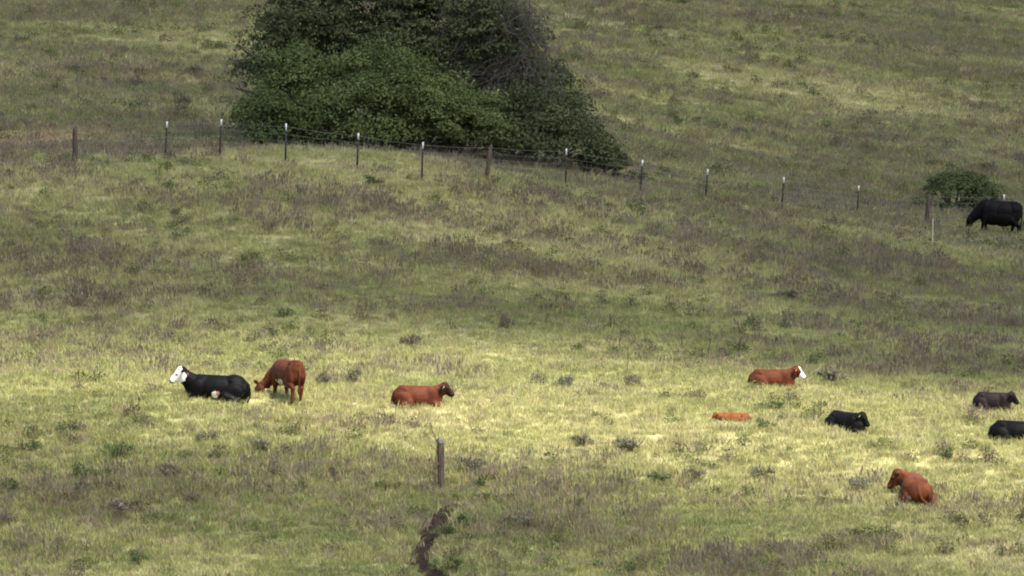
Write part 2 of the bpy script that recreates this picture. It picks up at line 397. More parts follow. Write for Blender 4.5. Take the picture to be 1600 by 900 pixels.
def leafy_weed(n, rad, h, leaf, seed):
    """a low leafy clump: small diamond leaves through a dome, some stems"""
    r = np.random.default_rng(seed); V = []; Fq = []; var = []
    for k in range(n):
        a = r.uniform(0, 2 * math.pi); d = rad * r.uniform(0, 1) ** .5; z = h * (1 - (d / rad) ** 2 * .7) * r.uniform(.1, 1) ** .7
        p = Vector((d * math.cos(a), d * math.sin(a), z)); q = Euler((r.uniform(-1.2, 1.2), r.uniform(-1.2, 1.2), r.uniform(0, 6.28))).to_matrix()
        s = len(V); L = leaf * r.uniform(.6, 1.3); c = r.uniform(.6, 1.35)
        for v in ((0, 0, 0), (L * .5, L * .3, .01), (L, 0, 0), (L * .5, -L * .3, .01)): V.append(tuple(p + q @ Vector(v))); var.append((c, c * r.uniform(.95, 1.05), c * .95))
        Fq.append((s, s + 1, s + 2, s + 3))
    for k in range(max(4, n // 9)):
        a = r.uniform(0, 6.28); d = rad * r.uniform(0, .9); hh = h * r.uniform(.6, 1.25); x, y = d * math.cos(a), d * math.sin(a); s = len(V); w = .006
        V += [(x * .4 - w, y * .4, -.03), (x * .4 + w, y * .4, -.03), (x + w * .5, y, hh), (x - w * .5, y, hh)]; Fq.append((s, s + 1, s + 2, s + 3)); var += [(.8, .7, .7)] * 4
    me = mesh_np('weed_tuft', V, np.array(Fq)); set_color(me, 'var', np.array(var)); me.materials.append(M_grass); return me

def scatter(name, P, rot, scl, tint, idx, protos, label):
    col = bpy.data.collections.new(name + '_kinds')
    for k, pm in enumerate(protos):
        o = bpy.data.objects.new('%s_kind_%02d' % (name, k), pm); col.objects.link(o)
    me = bpy.data.meshes.new(name); me.vertices.add(len(P)); me.vertices.foreach_set('co', np.asarray(P, np.float32).ravel())
    for nm, ty, ar, ky in (('rot', 'FLOAT_VECTOR', rot, 'vector'), ('scl', 'FLOAT_VECTOR', scl, 'vector'), ('idx', 'INT', idx, 'value')):
        at_ = me.attributes.new(nm, ty, 'POINT'); at_.data.foreach_set(ky, np.asarray(ar, np.int32 if ty == 'INT' else np.float32).ravel())
    set_color(me, 'tint', tint)
    o = link(name, me); tag(o, label, kind='stuff')
    ng = bpy.data.node_groups.new(name, 'GeometryNodeTree')
    ng.interface.new_socket('Geometry', in_out='INPUT', socket_type='NodeSocketGeometry'); ng.interface.new_socket('Geometry', in_out='OUTPUT', socket_type='NodeSocketGeometry')
    gi = ng.nodes.new('NodeGroupInput'); go = ng.nodes.new('NodeGroupOutput'); ip = ng.nodes.new('GeometryNodeInstanceOnPoints')
    ci = ng.nodes.new('GeometryNodeCollectionInfo'); ci.inputs[0].default_value = col; ci.inputs['Separate Children'].default_value = True; ci.inputs['Reset Children'].default_value = True
    def na(nm, ty):
        n = ng.nodes.new('GeometryNodeInputNamedAttribute'); n.data_type = ty; n.inputs[0].default_value = nm
        return [s for s in n.outputs if s.enabled][0]
    er = ng.nodes.new('FunctionNodeEulerToRotation')
    L = ng.links.new
    L(gi.outputs[0], ip.inputs['Points']); L(ci.outputs[0], ip.inputs['Instance']); ip.inputs['Pick Instance'].default_value = True
    L(na('idx', 'INT'), ip.inputs['Instance Index']); L(na('rot', 'FLOAT_VECTOR'), er.inputs[0]); L(er.outputs[0], ip.inputs['Rotation']); L(na('scl', 'FLOAT_VECTOR'), ip.inputs['Scale'])
    L(ip.outputs[0], go.inputs[0])
    md = o.modifiers.new('scatter', 'NODES'); md.node_group = ng
    return o

def sample_points(dens):
    """stratified points over the ground the photo sees, with a margin; dens = [(y0, y1, per m2)]"""
    out = []
    for y0, y1, d in dens:
        for ya in np.arange(y0, y1, 5.0):
            yb = min(ya + 5, y1); hw = 0.0889 * yb * 1.12 + 4.0
            n = int((yb - ya) * 2 * hw * d)
            out.append(np.stack([rng.uniform(-hw, hw, n), rng.uniform(ya, yb, n)], 1))
    return np.concatenate(out)

# short pasture grass
short = [blades(28, .22, .05, .13, .017, 1.3, 100 + k) for k in range(4)] + [blades(24, .19, .09, .20, .014, 1.0, 120 + k) for k in range(3)]
xy = sample_points([(128, 160, 46), (160, 200, 32), (200, 260, 17), (260, 430, 9)])
x, y = xy[:, 0], xy[:, 1]
keep = trail_dist(x, y) > rng.uniform(.25, .44, len(x)); x, y = x[keep], y[keep]
W, D, terr, front, far, n1, n2, n3 = cover(x, y)
jit = rng.normal(0, 1, len(x))
Dj = np.clip(D + .16 * jit, 0, 1)
col = np.where((Dj < .5)[:, None], mixc(GREEN, YGREEN, np.clip(Dj * 2, 0, 1)), mixc(YGREEN, STRAW, np.clip(Dj * 2 - 1, 0, 1)))
bro = (rng.uniform(0, 1, len(x)) < .10 + .32 * W); col[bro] = mixc(BROWN, MAUVE, rng.uniform(0, 1, bro.sum()))
_pw, _pg, _pt = patches(x, y); tn = _pt > rng.uniform(0, 1.1, len(x)); col[tn] = mixc((.33, .235, .13), (.42, .32, .19), rng.uniform(0, 1, tn.sum()))
col = col * (1 - .16 * far[:, None]) + np.array((.27, .215, .128)) * (.16 * far[:, None])
col *= rng.uniform(.88, 1.12, len(x))[:, None]
sclv = .88 * (0.75 + .7 * rng.uniform(0, 1, len(x)) ** 2 + .35 * W) * (1 + .35 * far)
ix = rng.integers(0, 4, len(x)); tl_ = rng.uniform(0, 1, len(x)) < .2 + .6 * W; ix[tl_] = rng.integers(4, 7, tl_.sum())
scatter('pasture_grass', np.stack([x, y, ground(x, y)], 1), np.stack([rng.normal(0, .12, len(x)), rng.normal(0, .12, len(x)), rng.uniform(0, 6.28, len(x))], 1),
        np.stack([sclv * (1 + .5 * far), sclv * (1 + .5 * far), sclv], 1), col, ix, short, 'short green and straw coloured grass covering the whole hillside')

# dry mauve-brown weeds
dry = [blades(26, .22, .16, .42, .011, .45, 200 + k, .6, .55) for k in range(4)]
xy = sample_points([(128, 160, 9), (160, 200, 10), (200, 260, 6.5), (260, 430, 4.2)]); x, y = xy[:, 0], xy[:, 1]
W, D, terr, front, far, n1, n2, n3 = cover(x, y)
pk = rng.uniform(0, 1, len(x)) < np.clip((W - .16) * 0.56, 0, .42)
pk &= trail_dist(x, y) > .8
x, y, W, far, n1, n2 = x[pk], y[pk], W[pk], far[pk], n1[pk], n2[pk]
col = mixc(MAUVE, BROWN, rng.uniform(0, 1, len(x)) ** 1.5) * rng.uniform(.75, 1.2, len(x))[:, None]
sclv = .9 * rng.uniform(.5, 1.15, len(x)) * (.65 + .6 * W)
scatter('dry_weeds', np.stack([x, y, ground(x, y)], 1), np.stack([rng.normal(0, .1, len(x)), rng.normal(0, .1, len(x)), rng.uniform(0, 6.28, len(x))], 1),
        np.stack([sclv * 1.2, sclv * 1.2, sclv], 1), col, rng.integers(0, 4, len(x)), dry, 'dry mauve brown weeds mixed through the hillside grass')

# low dark-green leafy weeds
lw = [leafy_weed(75, .23, .36, .07, 300 + k) for k in range(4)]
xy = sample_points([(128, 160, 2.6), (160, 200, 2.2), (200, 260, 1.6), (260, 430, 1.1)])
ex = sample_points([(128, 152, 9.0)]); eg = patches(ex[:, 0], ex[:, 1])[1]; ex = ex[eg * .9 > rng.uniform(.28, 1.2, len(ex))]; n_ex = len(ex); xy = np.concatenate([xy, ex]); x, y = xy[:, 0], xy[:, 1]
W, D, terr, front, far, n1, n2, n3 = cover(x, y)
_pw, _pg, _pt = patches(x, y); g2 = fbm(x / 3.5, y / 2.2, 91, 3) + _pg * .45
pk = rng.uniform(0, 1, len(x)) < np.clip((g2 - .48) * 3.2 + .10 * W - .30 * terr, .02, .8); pk[len(pk) - n_ex:] = True; pk &= trail_dist(x, y) > .4
x, y, far = x[pk], y[pk], far[pk]
col = mixc((.095, .117, .047), (.16, .18, .075), rng.uniform(0, 1, len(x)) ** 1.5)
dk = np.clip(_pg[pk], 0, 1) > rng.uniform(.1, .5, len(x)); col[dk] = mixc(DARKWEED, (.10, .12, .05), rng.uniform(0, 1, dk.sum()))
br = rng.uniform(0, 1, len(x)) < .34; col[br] = mixc((.115, .094, .07), (.18, .15, .115), rng.uniform(0, 1, br.sum()))
sclv = .84 * rng.uniform(.4, 1.2, len(x)) * (1 + .55 * far)
scatter('ground_cover', np.stack([x, y, ground(x, y)], 1), np.stack([0 * x, 0 * x, rng.uniform(0, 6.28, len(x))], 1),
        np.stack([sclv * 1.25, sclv * 1.25, sclv], 1), col, rng.integers(0, 4, len(x)), lw, 'low dark green and brown weeds dotted over the hillside')

# ------------------------------------------------------------------ trees and bushes
def tube_np(path, r0, r1, sides=6):
    path = [Vector(p) for p in path]; V = []; Fq = []
    for k, p in enumerate(path):
        d = (path[min(k + 1, len(path) - 1)] - path[max(k - 1, 0)]).normalized()
        s = d.cross(Vector((0.31, 0.95, 0.1))).normalized(); t = d.cross(s); rr = r0 + (r1 - r0) * k / (len(path) - 1)
        for j in range(sides):
            an = 2 * math.pi * j / sides; V.append(p + s * (rr * math.cos(an)) + t * (rr * math.sin(an)))
        if k:
            for j in range(sides): Fq.append((sides * (k - 1) + j, sides * (k - 1) + (j + 1) % sides, sides * k + (j + 1) % sides, sides * k + j))
    return np.array([tuple(v) for v in V]), np.array(Fq), None

class MB:
    def __init__(s): s.V = []; s.F = []; s.n = 0
    def add(s, V, Fq): s.V.append(np.asarray(V, float)); s.F.append(np.asarray(Fq) + s.n); s.n += len(V)
    def tube(s, path, r0, r1, sides=6, caps=True):
        V, Fq, _ = tube_np(path, r0, r1, sides); s.add(V, Fq)
        if caps:
            k = s.n - len(V); m = len(V) // sides; ring = s.V[-1]
            for base in (k, k + (m - 1) * sides):
                c = np.mean(ring[(base - k):(base - k) + sides], axis=0)
                s.V.append(c[None]); s.n += 1
                s.F.append(np.array([(base + j, base + (j + 1) % sides, s.n - 1, s.n - 1) for j in range(sides)]))
    def build(s, name, mat, parent=None, smooth=True):
        q = np.concatenate(s.F); tri = q[q[:, 2] == q[:, 3]][:, :3]; qd = q[q[:, 2] != q[:, 3]]
        return link(name, mesh_np(name, np.concatenate(s.V), [qd, tri], smooth), mat, parent)

def wiggle(a, b, n, amp, r):
    a, b = Vector(a), Vector(b); L = (b - a).length; out = []
    for k in range(n + 1):
        t = k / n; p = a.lerp(b, t)
        if 0 < k < n: p += Vector(r.normal(0, amp * L, 3))
        out.append(p)
    return out

def crown_mesh(lobes, per, leaf, col0, col1, seed, up=.35, cl_r=(.28, .55), per_cl=60, shell=.62):
    """lobes: (centre, radii). Leaves sit in puffs spread over and inside every lobe."""
    r = np.random.default_rng(seed); PV = []; TC = []
    for (c, rad) in lobes:
        c = np.array(c); rad = np.array(rad); n = int(per * (rad[0] * rad[1] + rad[0] * rad[2] + rad[1] * rad[2]) / 3)
        d = r.normal(0, 1, (n, 3)); d /= np.linalg.norm(d, axis=1)[:, None]
        d[:, 2] = np.where(d[:, 2] < -.35, -d[:, 2] * .5, d[:, 2])
        cc = c + d * rad * r.uniform(shell, 1.12, (n, 1)) ** 1.0
        for k in range(n):
            cr_ = r.uniform(*cl_r); m = int(per_cl * r.uniform(.6, 1.3))
            q = r.normal(0, 1, (m, 3)); q /= np.linalg.norm(q, axis=1)[:, None]; q[:, 2] = np.abs(q[:, 2]) * .95 - .12
            q = q + d[k] * .35
            pos = cc[k] + q * cr_ * np.where(r.uniform(0, 1, (m, 1)) < .16, r.uniform(1.0, 1.5, (m, 1)), r.uniform(.70, 1.02, (m, 1))) * np.array([1, 1, .85])
            nrm = q * .8 + np.array([0, 0, up]) + r.normal(0, .55, (m, 3)); nrm /= np.linalg.norm(nrm, axis=1)[:, None]
            t = np.cross(nrm, r.normal(0, 1, (m, 3))); t /= np.linalg.norm(t, axis=1)[:, None]; b_ = np.cross(nrm, t)
            L = leaf * r.uniform(.6, 1.35, (m, 1))
            quad = np.stack([pos - t * L * .5, pos + b_ * L * .24, pos + t * L * .5 - nrm * L * .12, pos - b_ * L * .24], 1)
            tone = np.clip(r.uniform(0, 1) * .6 + r.uniform(0, 1, m) * .4, 0, 1)
            PV.append(quad.reshape(-1, 3)); TC.append(np.repeat(mixc(col0, col1, tone), 4, 0))
    V = np.concatenate(PV); n = len(V) // 4
    me = mesh_np('crown', V, np.arange(4 * n).reshape(n, 4)); set_color(me, 'tint', np.concatenate(TC)); return me

def limbs(mb, base, lobes, r, r0, r1=.03):
    for (c, rad) in lobes:
        p = wiggle(base, c, 5, .05, r); mb.tube(p, r0, r1, 6)
        for k in range(5):
            dirv = Vector(r.normal(0, 1, 3)); dirv.z = abs(dirv.z) * .5; dirv.normalize()
            e = Vector(c) + Vector((dirv.x * rad[0], dirv.y * rad[1], dirv.z * rad[2])) * .9
            mb.tube(wiggle(p[3], e, 4, .07, r), r1 * 1.2, .008, 4)

def px(u, v, y):  # world x,z that the photo's (u, v) has at depth y
    return ((u - 800) * y / F, y, (450 - v) * y / F)

def bush(name, label, cat, u, vb, y, lobes_uv, col0, col1, seed, per=17, leaf=.13, group=None, dens=210, stem=.07, cl=(.42, .80)):
    p = Vector(((u - 800) * y / F, y, 0)); p.z = float(np.ravel(ground(p.x, p.y))[0])
    root = empty(name, p); tag(root, label, cat, group)
    L = []
    for (lu, lv, dy, ru, rv, ry) in lobes_uv:
        X, Y, Z = px(lu, lv, y + dy); k = (y + dy) / F
        L.append(((X - p.x, dy, Z - p.z), (ru * k, ry, rv * k)))
    r = np.random.default_rng(seed)
    mb = MB(); limbs(mb, (0, 0, -.1), L, r, stem, .025); mb.build('trunk' if 'tree' in name else 'stems', M_bark, root)
    o = link('crown' if 'tree' in name else 'foliage', crown_mesh(L, per, leaf, col0, col1, seed, per_cl=dens, cl_r=cl), M_leaf, root)
    return root, L, p

DKG = ((.043, .053, .026), (.098, .112, .052)); MDG = ((.054, .072, .027), (.120, .146, .054)); GRG = ((.035, .036, .022), (.078, .076, .045))
# the tall tree whose top leaves the picture
tree, TL, tp = bush('broad_tree', 'huge dark spreading tree rising out of the top of the picture behind the fence', 'tree', 610, 240, 214,
    [(495, 60, 0, 80, 70, 2.2), (580, 20, .5, 110, 90, 2.6), (700, 40, 0, 110, 90, 2.4), (765, 55, .5, 50, 50, 1.6), (640, -90, 1, 170, 90, 3.2), (500, -60, .6, 120, 80, 2.4), (770, -70, .5, 100, 75, 2.2),
     (600, 110, .6, 120, 60, 2.2), (790, 115, 1.2, 60, 55, 1.6), (440, 120, .8, 60, 45, 1.4), (374, 72, .2, 9, 12, .3), (384, 98, .1, 12, 9, .3), (368, 138, .1, 9, 7, .3), (398, 120, .1, 14, 10, .4), (824, 40, .2, 10, 12, .3), (845, 70, .2, 8, 8, .3),
     (860, 150, 1.0, 45, 45, 1.2), (700, 130, .2, 60, 50, 1.4), (640, -190, 1, 120, 60, 2.5), (455, 60, 1.2, 45, 55, 1.6), (480, 110, 1.5, 70, 50, 1.6), (740, 150, 1.8, 80, 70, 1.6), (660, 90, 1.5, 90, 70, 1.8), (795, 80, 1.8, 45, 50, 1.5), (855, 195, 1.6, 42, 42, 1.2), (862, 132, .6, 22, 16, .6), (895, 160, .4, 18, 16, .5), (905, 205, .3, 20, 18, .6), (760, 95, -1.6, 30, 18, .7), (640, 75, -1.8, 40, 22, .9), (560, 70, -1.6, 34, 20, .8)], *DKG, 401, per=26, leaf=.15, dens=85, stem=.22, cl=(.22, .75))
r = np.random.default_rng(402); mb = MB()
for k in range(210):      # dry bare boughs on the right side of the crown
    u0, v0 = r.uniform(680, 880), r.uniform(20, 230); u1, v1 = u0 + r.normal(28, 34), v0 - r.uniform(15, 75)
    lim = 932 - (215 - v1) * .46
    if u1 > lim: u1 = lim - r.uniform(0, 40)
    dy = r.uniform(-2.6, -.8)
    a = Vector(px(u0, v0, 214 + dy + .6)) - tp; b_ = Vector(px(u1, v1, 214 + dy)) - tp
    pth = wiggle(a, b_, 5, .06, r); mb.tube(pth, .022, .006, 4, False)
    for j in range(5):
        q = pth[1 + j % 4]; e = q + Vector((r.normal(.05, .25), r.normal(0, .2), r.uniform(.08, .5))); mb.tube(wiggle(q, e, 3, .07, r), .010, .004, 3, False)
mb.build('bare_branches', M_twig, tree)

g_b = 'bushes growing against the foot of the tree'
bush('bush', 'bright green rounded bush at the left foot of the big tree', 'bush', 450, 230, 208.5, [(430, 185, 0, 52, 50, 1.5), (480, 140, .3, 55, 50, 1.4), (410, 205, .1, 34, 34, 1.0), (500, 195, -.4, 50, 45, 1.3), (455, 120, .6, 40, 30, 1.0), (425, 224, -.4, 46, 20, .9), (490, 228, -.5, 44, 18, .9), (395, 215, .1, 20, 18, .6)], *MDG, 411, group=g_b)
bush('bush', 'tallest bright green bush, in front of the tree between two fence stakes', 'bush', 590, 238, 207.5, [(560, 180, 0, 62, 60, 1.6), (620, 150, .3, 65, 62, 1.6), (590, 115, .6, 48, 34, 1.2), (650, 195, -.2, 50, 46, 1.3), (545, 220, -.7, 34, 24, .8), (600, 215, -.6, 45, 32, 1.0)], *MDG, 412, group=g_b)
bush('bush', 'mid green bush behind the leaning wooden fence post', 'bush', 715, 246, 208.5, [(700, 205, 0, 55, 48, 1.4), (750, 220, -.3, 48, 38, 1.2), (690, 160, .5, 45, 40, 1.1), (740, 180, .4, 40, 36, 1.0)], *MDG, 413, group=g_b)
bush('bush', 'dark green bush leaning right from the foot of the tree', 'bush', 850, 258, 209.5, [(820, 215, 0, 58, 48, 1.4), (880, 215, .2, 46, 48, 1.2), (850, 175, .5, 52, 40, 1.1), (905, 240, -.2, 30, 30, .8), (800, 240, -.3, 40, 24, .9)], *DKG, 414, group=g_b)
bush('bush', 'small round dark bush at the right end of the tree clump', 'bush', 950, 274, 210.5, [(946, 252, 0, 27, 22, .7), (925, 258, -.1, 20, 16, .5), (963, 262, .1, 14, 13, .5)], *DKG, 415, group=g_b, per=130, leaf=.09, cl=(.14, .3))
bush('creeping_bush', 'low trailing shrub lying on the grass right of the tree clump', 'shrub', 985, 280, 209.0, [(985, 275, 0, 22, 5, .5), (1005, 282, -.2, 16, 4, .4)], *DKG, 416, per=120, leaf=.08, dens=40, stem=.03, cl=(.08, .16))
bush('shrub', 'wide flat topped open shrub behind the grazing black cow', 'shrub', 1500, 352, 237, [(1500, 302, 0, 50, 24, 1.0), (1470, 294, .1, 20, 15, .6), (1538, 308, -.1, 22, 18, .7), (1498, 280, .2, 30, 11, .6), (1525, 286, .2, 16, 10, .5), (1462, 330, -.1, 18, 16, .6), (1520, 334, .1, 30, 16, .8), (1490, 340, -.2, 34, 12, .6)], (.050, .066, .028), (.112, .135, .058), 417, per=90, leaf=.10, dens=70, cl=(.18, .40))
bush('shrub', 'low dark shrub left of the grey wooden post near the black cow', 'shrub', 1415, 352, 235, [(1406, 340, 0, 22, 9, .6), (1432, 326, .2, 14, 16, .6), (1452, 340, .1, 14, 10, .5)], *DKG, 418, per=130, leaf=.09, dens=36, cl=(.12, .25), stem=.04)

# ------------------------------------------------------------------ fence
TP = [(-60, 262, 0), (117, 258, 1), (258, 249, 0), (343, 248, 0), (446, 259, 0), (558, 266, 0), (659, 283, 0), (760, 282, 1), (884, 291, 0), (1000, 307, 0), (1102, 319, 0), (1221, 331, 0), (1339, 340, 0), (1446, 357, 1), (1567, 366, 0), (1690, 376, 0)]
TOPS = {258: 190, 343: 186, 446: 193, 558: 208, 659: 222, 884: 232, 1000: 250, 1102: 264, 1221: 277, 1339: 290, 1567: 304, 117: 198, 760: 227, 1446: 303}
LEAN = {258: 3, 343: 3, 446: 1, 558: 2, 659: 2, 884: 1, 1000: 4, 1102: 4, 1221: 4, 1339: 3, 1567: 2, 117: 0, 760: 7, 1446: 6}
fdepth = np.interp([t[0] for t in TP], [-60, 117, 446, 760, 1102, 1446, 1690], [188, 189, 190.5, 193.5, 212, 231, 245])
fence = empty('wire_fence', on(-6, 191)); tag(fence, 'long wire fence of white tipped metal stakes and wooden posts running down past the tree', 'fence')
fo = fence.location
fpos = []
for (u, v, kind), yd in zip(TP, fdepth):
    if 0 < u < 1600:
        p = at(u, v, ymin=183)
        yd = min(max(p.y, yd - 5), yd + 5)
    x = (u - 800) * yd / F; p = on(x, yd)
    top = TOPS.get(u); H = ((450 - top) * yd / F - p.z) if top else 1.25
    H = min(max(H, .95), 1.5); lean = LEAN.get(u, 2) * yd / F
    fpos.append((p, H, lean))
    b0 = p - fo; up = Vector((lean, 0.02, H))
    if kind == 0:
        mb = MB(); tipz = .83
        def bar(za, zb, hw, hd, off):   # box along the leaning stake
            V = [];
            for t in (za, zb):
                c = b0 + up * t + Vector((0, off, 0))
                V += [c + Vector((sx * hw, sy * hd, 0)) for sx, sy in ((-1, -1), (1, -1), (1, 1), (-1, 1))]
            mb.add(np.array([tuple(q) for q in V]), np.array([(0, 1, 5, 4), (1, 2, 6, 5), (2, 3, 7, 6), (3, 0, 4, 7), (3, 2, 1, 0), (4, 5, 6, 7)]))
        bar(-.15, tipz, .033, .004, 0); bar(-.15, tipz, .004, .018, .0225)
        for q in np.arange(.1, tipz, .07): bar(q, q + .02, .008, .006, -.0105)
        po = mb.build('metal_stake', M_tpost, fence, False)
        mb = MB(); bar(tipz, 1.0, .028, .005, 0); bar(tipz, .997, .005, .019, .0245); mb.build('white_tip', M_white, po, False)
    else:
        rr = np.random.default_rng(int(u)); mb = MB(); rad = .095 if u != 760 else .085
        pth = [b0 + up * t + Vector((rr.normal(0, .012), 0, 0)) for t in (-.15, 0, .2, .4, .6, .8, .97)]; mb.tube(pth, rad * 1.08, rad * .82, 9)
        mb.tube([b0 + up * .955 + Vector((.02, -.01, 0)), b0 + up * 1.0 + Vector((.03, 0, .01))], rad * .55, rad * .3, 7)
        o = mb.build('wooden_post', M_post, fence); tag(o, {117: 'dark weathered wooden fence post', 760: 'leaning weathered wooden fence post', 1446: 'grey wooden fence post beside the shrub'}[u])
heights = [.12, .27, .42, .58, .74, .92]
mb = MB()
for h in heights[:-1]:
    for (p, H, l), (p2, H2, l2) in zip(fpos[:-1], fpos[1:]):
        a = p - fo + Vector((l * h, -.03, H * h)); b_ = p2 - fo + Vector((l2 * h, -.03, H2 * h)); mid = (a + b_) / 2; mid.z -= .015
        mb.tube([a, mid, b_], .0035, .0035, 4, False)
for (p, H, l), (p2, H2, l2) in zip(fpos[:-1], fpos[1:]):
    n = max(4, int((p2 - p).length / .3))
    for k in range(1, n):
        t = k / n; q = p.lerp(p2, t) - fo; Hh = H + (H2 - H) * t; ll = l + (l2 - l) * t
        mb.tube([q + Vector((ll * .12, -.034, Hh * .12)), q + Vector((ll * .74, -.034, Hh * .74))], .003, .003, 3, False)
mb.build('woven_wire', M_wire, fence)
mb = MB()
for (p, H, l), (p2, H2, l2) in zip(fpos[:-1], fpos[1:]):
    a = p - fo + Vector((l * .92, -.03, H * .92)); b_ = p2 - fo + Vector((l2 * .92, -.03, H2 * .92)); mid = (a + b_) / 2; mid.z -= .03
    mb.tube([a, mid, b_], .0045, .0045, 4, False)
mb.build('top_wire', M_wire, fence)

# lone post in the foreground
p = at(690, 766); H = 81 * p.y / F
post = empty('wooden_post', p); tag(post, 'lone square wooden post standing in the grass above the bare trail', 'post')
mb = MB(); V = []
hw = 5.6 * p.y / F
for k, t in enumerate((-.2, 0, .25, .5, .75, .9)):
    c = Vector((-.012 * t * 3 + .006 * math.sin(k * 2), .0, H * t)); w = hw * (1 + .04 * math.sin(k * 1.7))
    for j in range(12):
        an = 2 * math.pi * j / 12; s = 1 / max(abs(math.cos(an)), abs(math.sin(an))) ** .6
        V.append(tuple(c + Vector((w * s * math.cos(an) * .95, w * s * math.sin(an) * .95, 0))))
Fq = [(12 * k + j, 12 * k + (j + 1) % 12, 12 * k + 12 + (j + 1) % 12, 12 * k + 12 + j) for k in range(5) for j in range(12)]
mb.add(V, Fq); mb.build('shaft', M_post, post)
mb = MB(); V = []
for t, sc_ in ((.9, 1.0), (.95, 1.0), (.985, .88), (1.0, .55), (1.0, .02)):
    for j in range(12):
        an = 2 * math.pi * j / 12; s = 1 / max(abs(math.cos(an)), abs(math.sin(an))) ** .6
        V.append((-.036 * t + hw * s * math.cos(an) * .95 * sc_ * 1.01 + .006, hw * s * math.sin(an) * .95 * sc_ * 1.01, H * t - .012 * math.cos(an) * (t > .96)))
Fq = [(12 * k + j, 12 * k + (j + 1) % 12, 12 * k + 12 + (j + 1) % 12, 12 * k + 12 + j) for k in range(4) for j in range(12)]
mb.add(V, Fq); mb.build('grey_top', M_cap, post)  # top section coloured a paler grey than the shaft

# thin rod by the black cow and white peg by the fence
p = at(1457, 386); mb = MB(); mb.tube([Vector((0, 0, -.15)), Vector((.01, 0, .6)), Vector((.02, 0, 44 * p.y / F))], .016, .013, 6)
o = mb.build('rod', M_rod); o.location = p; tag(o, 'thin pale rod stuck in the ground in front of the grey wooden post', 'rod')
p = at(697, 287); mb = MB(); mb.tube([Vector((0, 0, -.1)), Vector((0, 0, .12)), Vector((.004, 0, .16))], .03, .022, 8)
o = mb.build('peg', M_white); o.location = p; tag(o, 'tiny white peg in the grass below the fence', 'peg')

# ------------------------------------------------------------------ single weeds and dead stalks that stand out
def weed_mesh(kind, seed):
    r = np.random.default_rng(seed); PV = []; TC = []; 
    c0, c1 = {'green': ((.065, .085, .034), (.15, .175, .07)), 'brown': ((.095, .076, .058), (.20, .165, .125)), 'grey': ((.105, .105, .07), (.22, .21, .14))}[kind]
    n = 420; q = r.normal(0, 1, (n, 3)); q /= np.linalg.norm(q, axis=1)[:, None]; q[:, 2] = np.abs(q[:, 2])
    lob = r.normal(0, .35, (7, 3)); lob[:, 2] = np.abs(lob[:, 2]) * .9 + .25; k = r.integers(0, 7, n)
    pos = lob[k] * np.array([1, 1, .8]) + q * r.uniform(.1, .38, (n, 1)); pos[:, 2] = np.clip(pos[:, 2], 0.02, None)
    nrm = q + r.normal(0, .8, (n, 3)); nrm /= np.linalg.norm(nrm, axis=1)[:, None]; t = np.cross(nrm, r.normal(0, 1, (n, 3))); t /= np.linalg.norm(t, axis=1)[:, None]; b_ = np.cross(nrm, t)
    t[:, 2] += .6
    L = r.uniform(.12, .3, (n, 1)); quad = np.stack([pos - t * L * .5, pos + b_ * L * .16, pos + t * L * .5, pos - b_ * L * .16], 1).reshape(-1, 3)
    tint = np.repeat(mixc(c0, c1, r.uniform(0, 1, n)), 4, 0)
    sV = []; sc2 = []
    for j in range(26):
        a = r.uniform(0, 6.28); e = np.array([.75 * math.cos(a) * r.uniform(.1, 1), .75 * math.sin(a) * r.uniform(.1, 1), r.uniform(.6, 1.25)]); w = .012
        sV += [(e[0] * .2 - w, e[1] * .2, -.1), (e[0] * .2 + w, e[1] * .2, -.1), (e[0] + w * .5, e[1], e[2]), (e[0] - w * .5, e[1], e[2])]; sc2 += [(.10, .08, .06)] * 4
    V = np.concatenate([quad, np.array(sV)]); me = mesh_np('weed', V, np.arange(len(V)).reshape(-1, 4)); set_color(me, 'tint', np.concatenate([tint, np.array(sc2)])); me.materials.append(M_weed); return me
weed_proto = {k: [weed_mesh(k, 500 + 7 * j + len(k)) for j in range(3)] for k in ('green', 'brown', 'grey')}
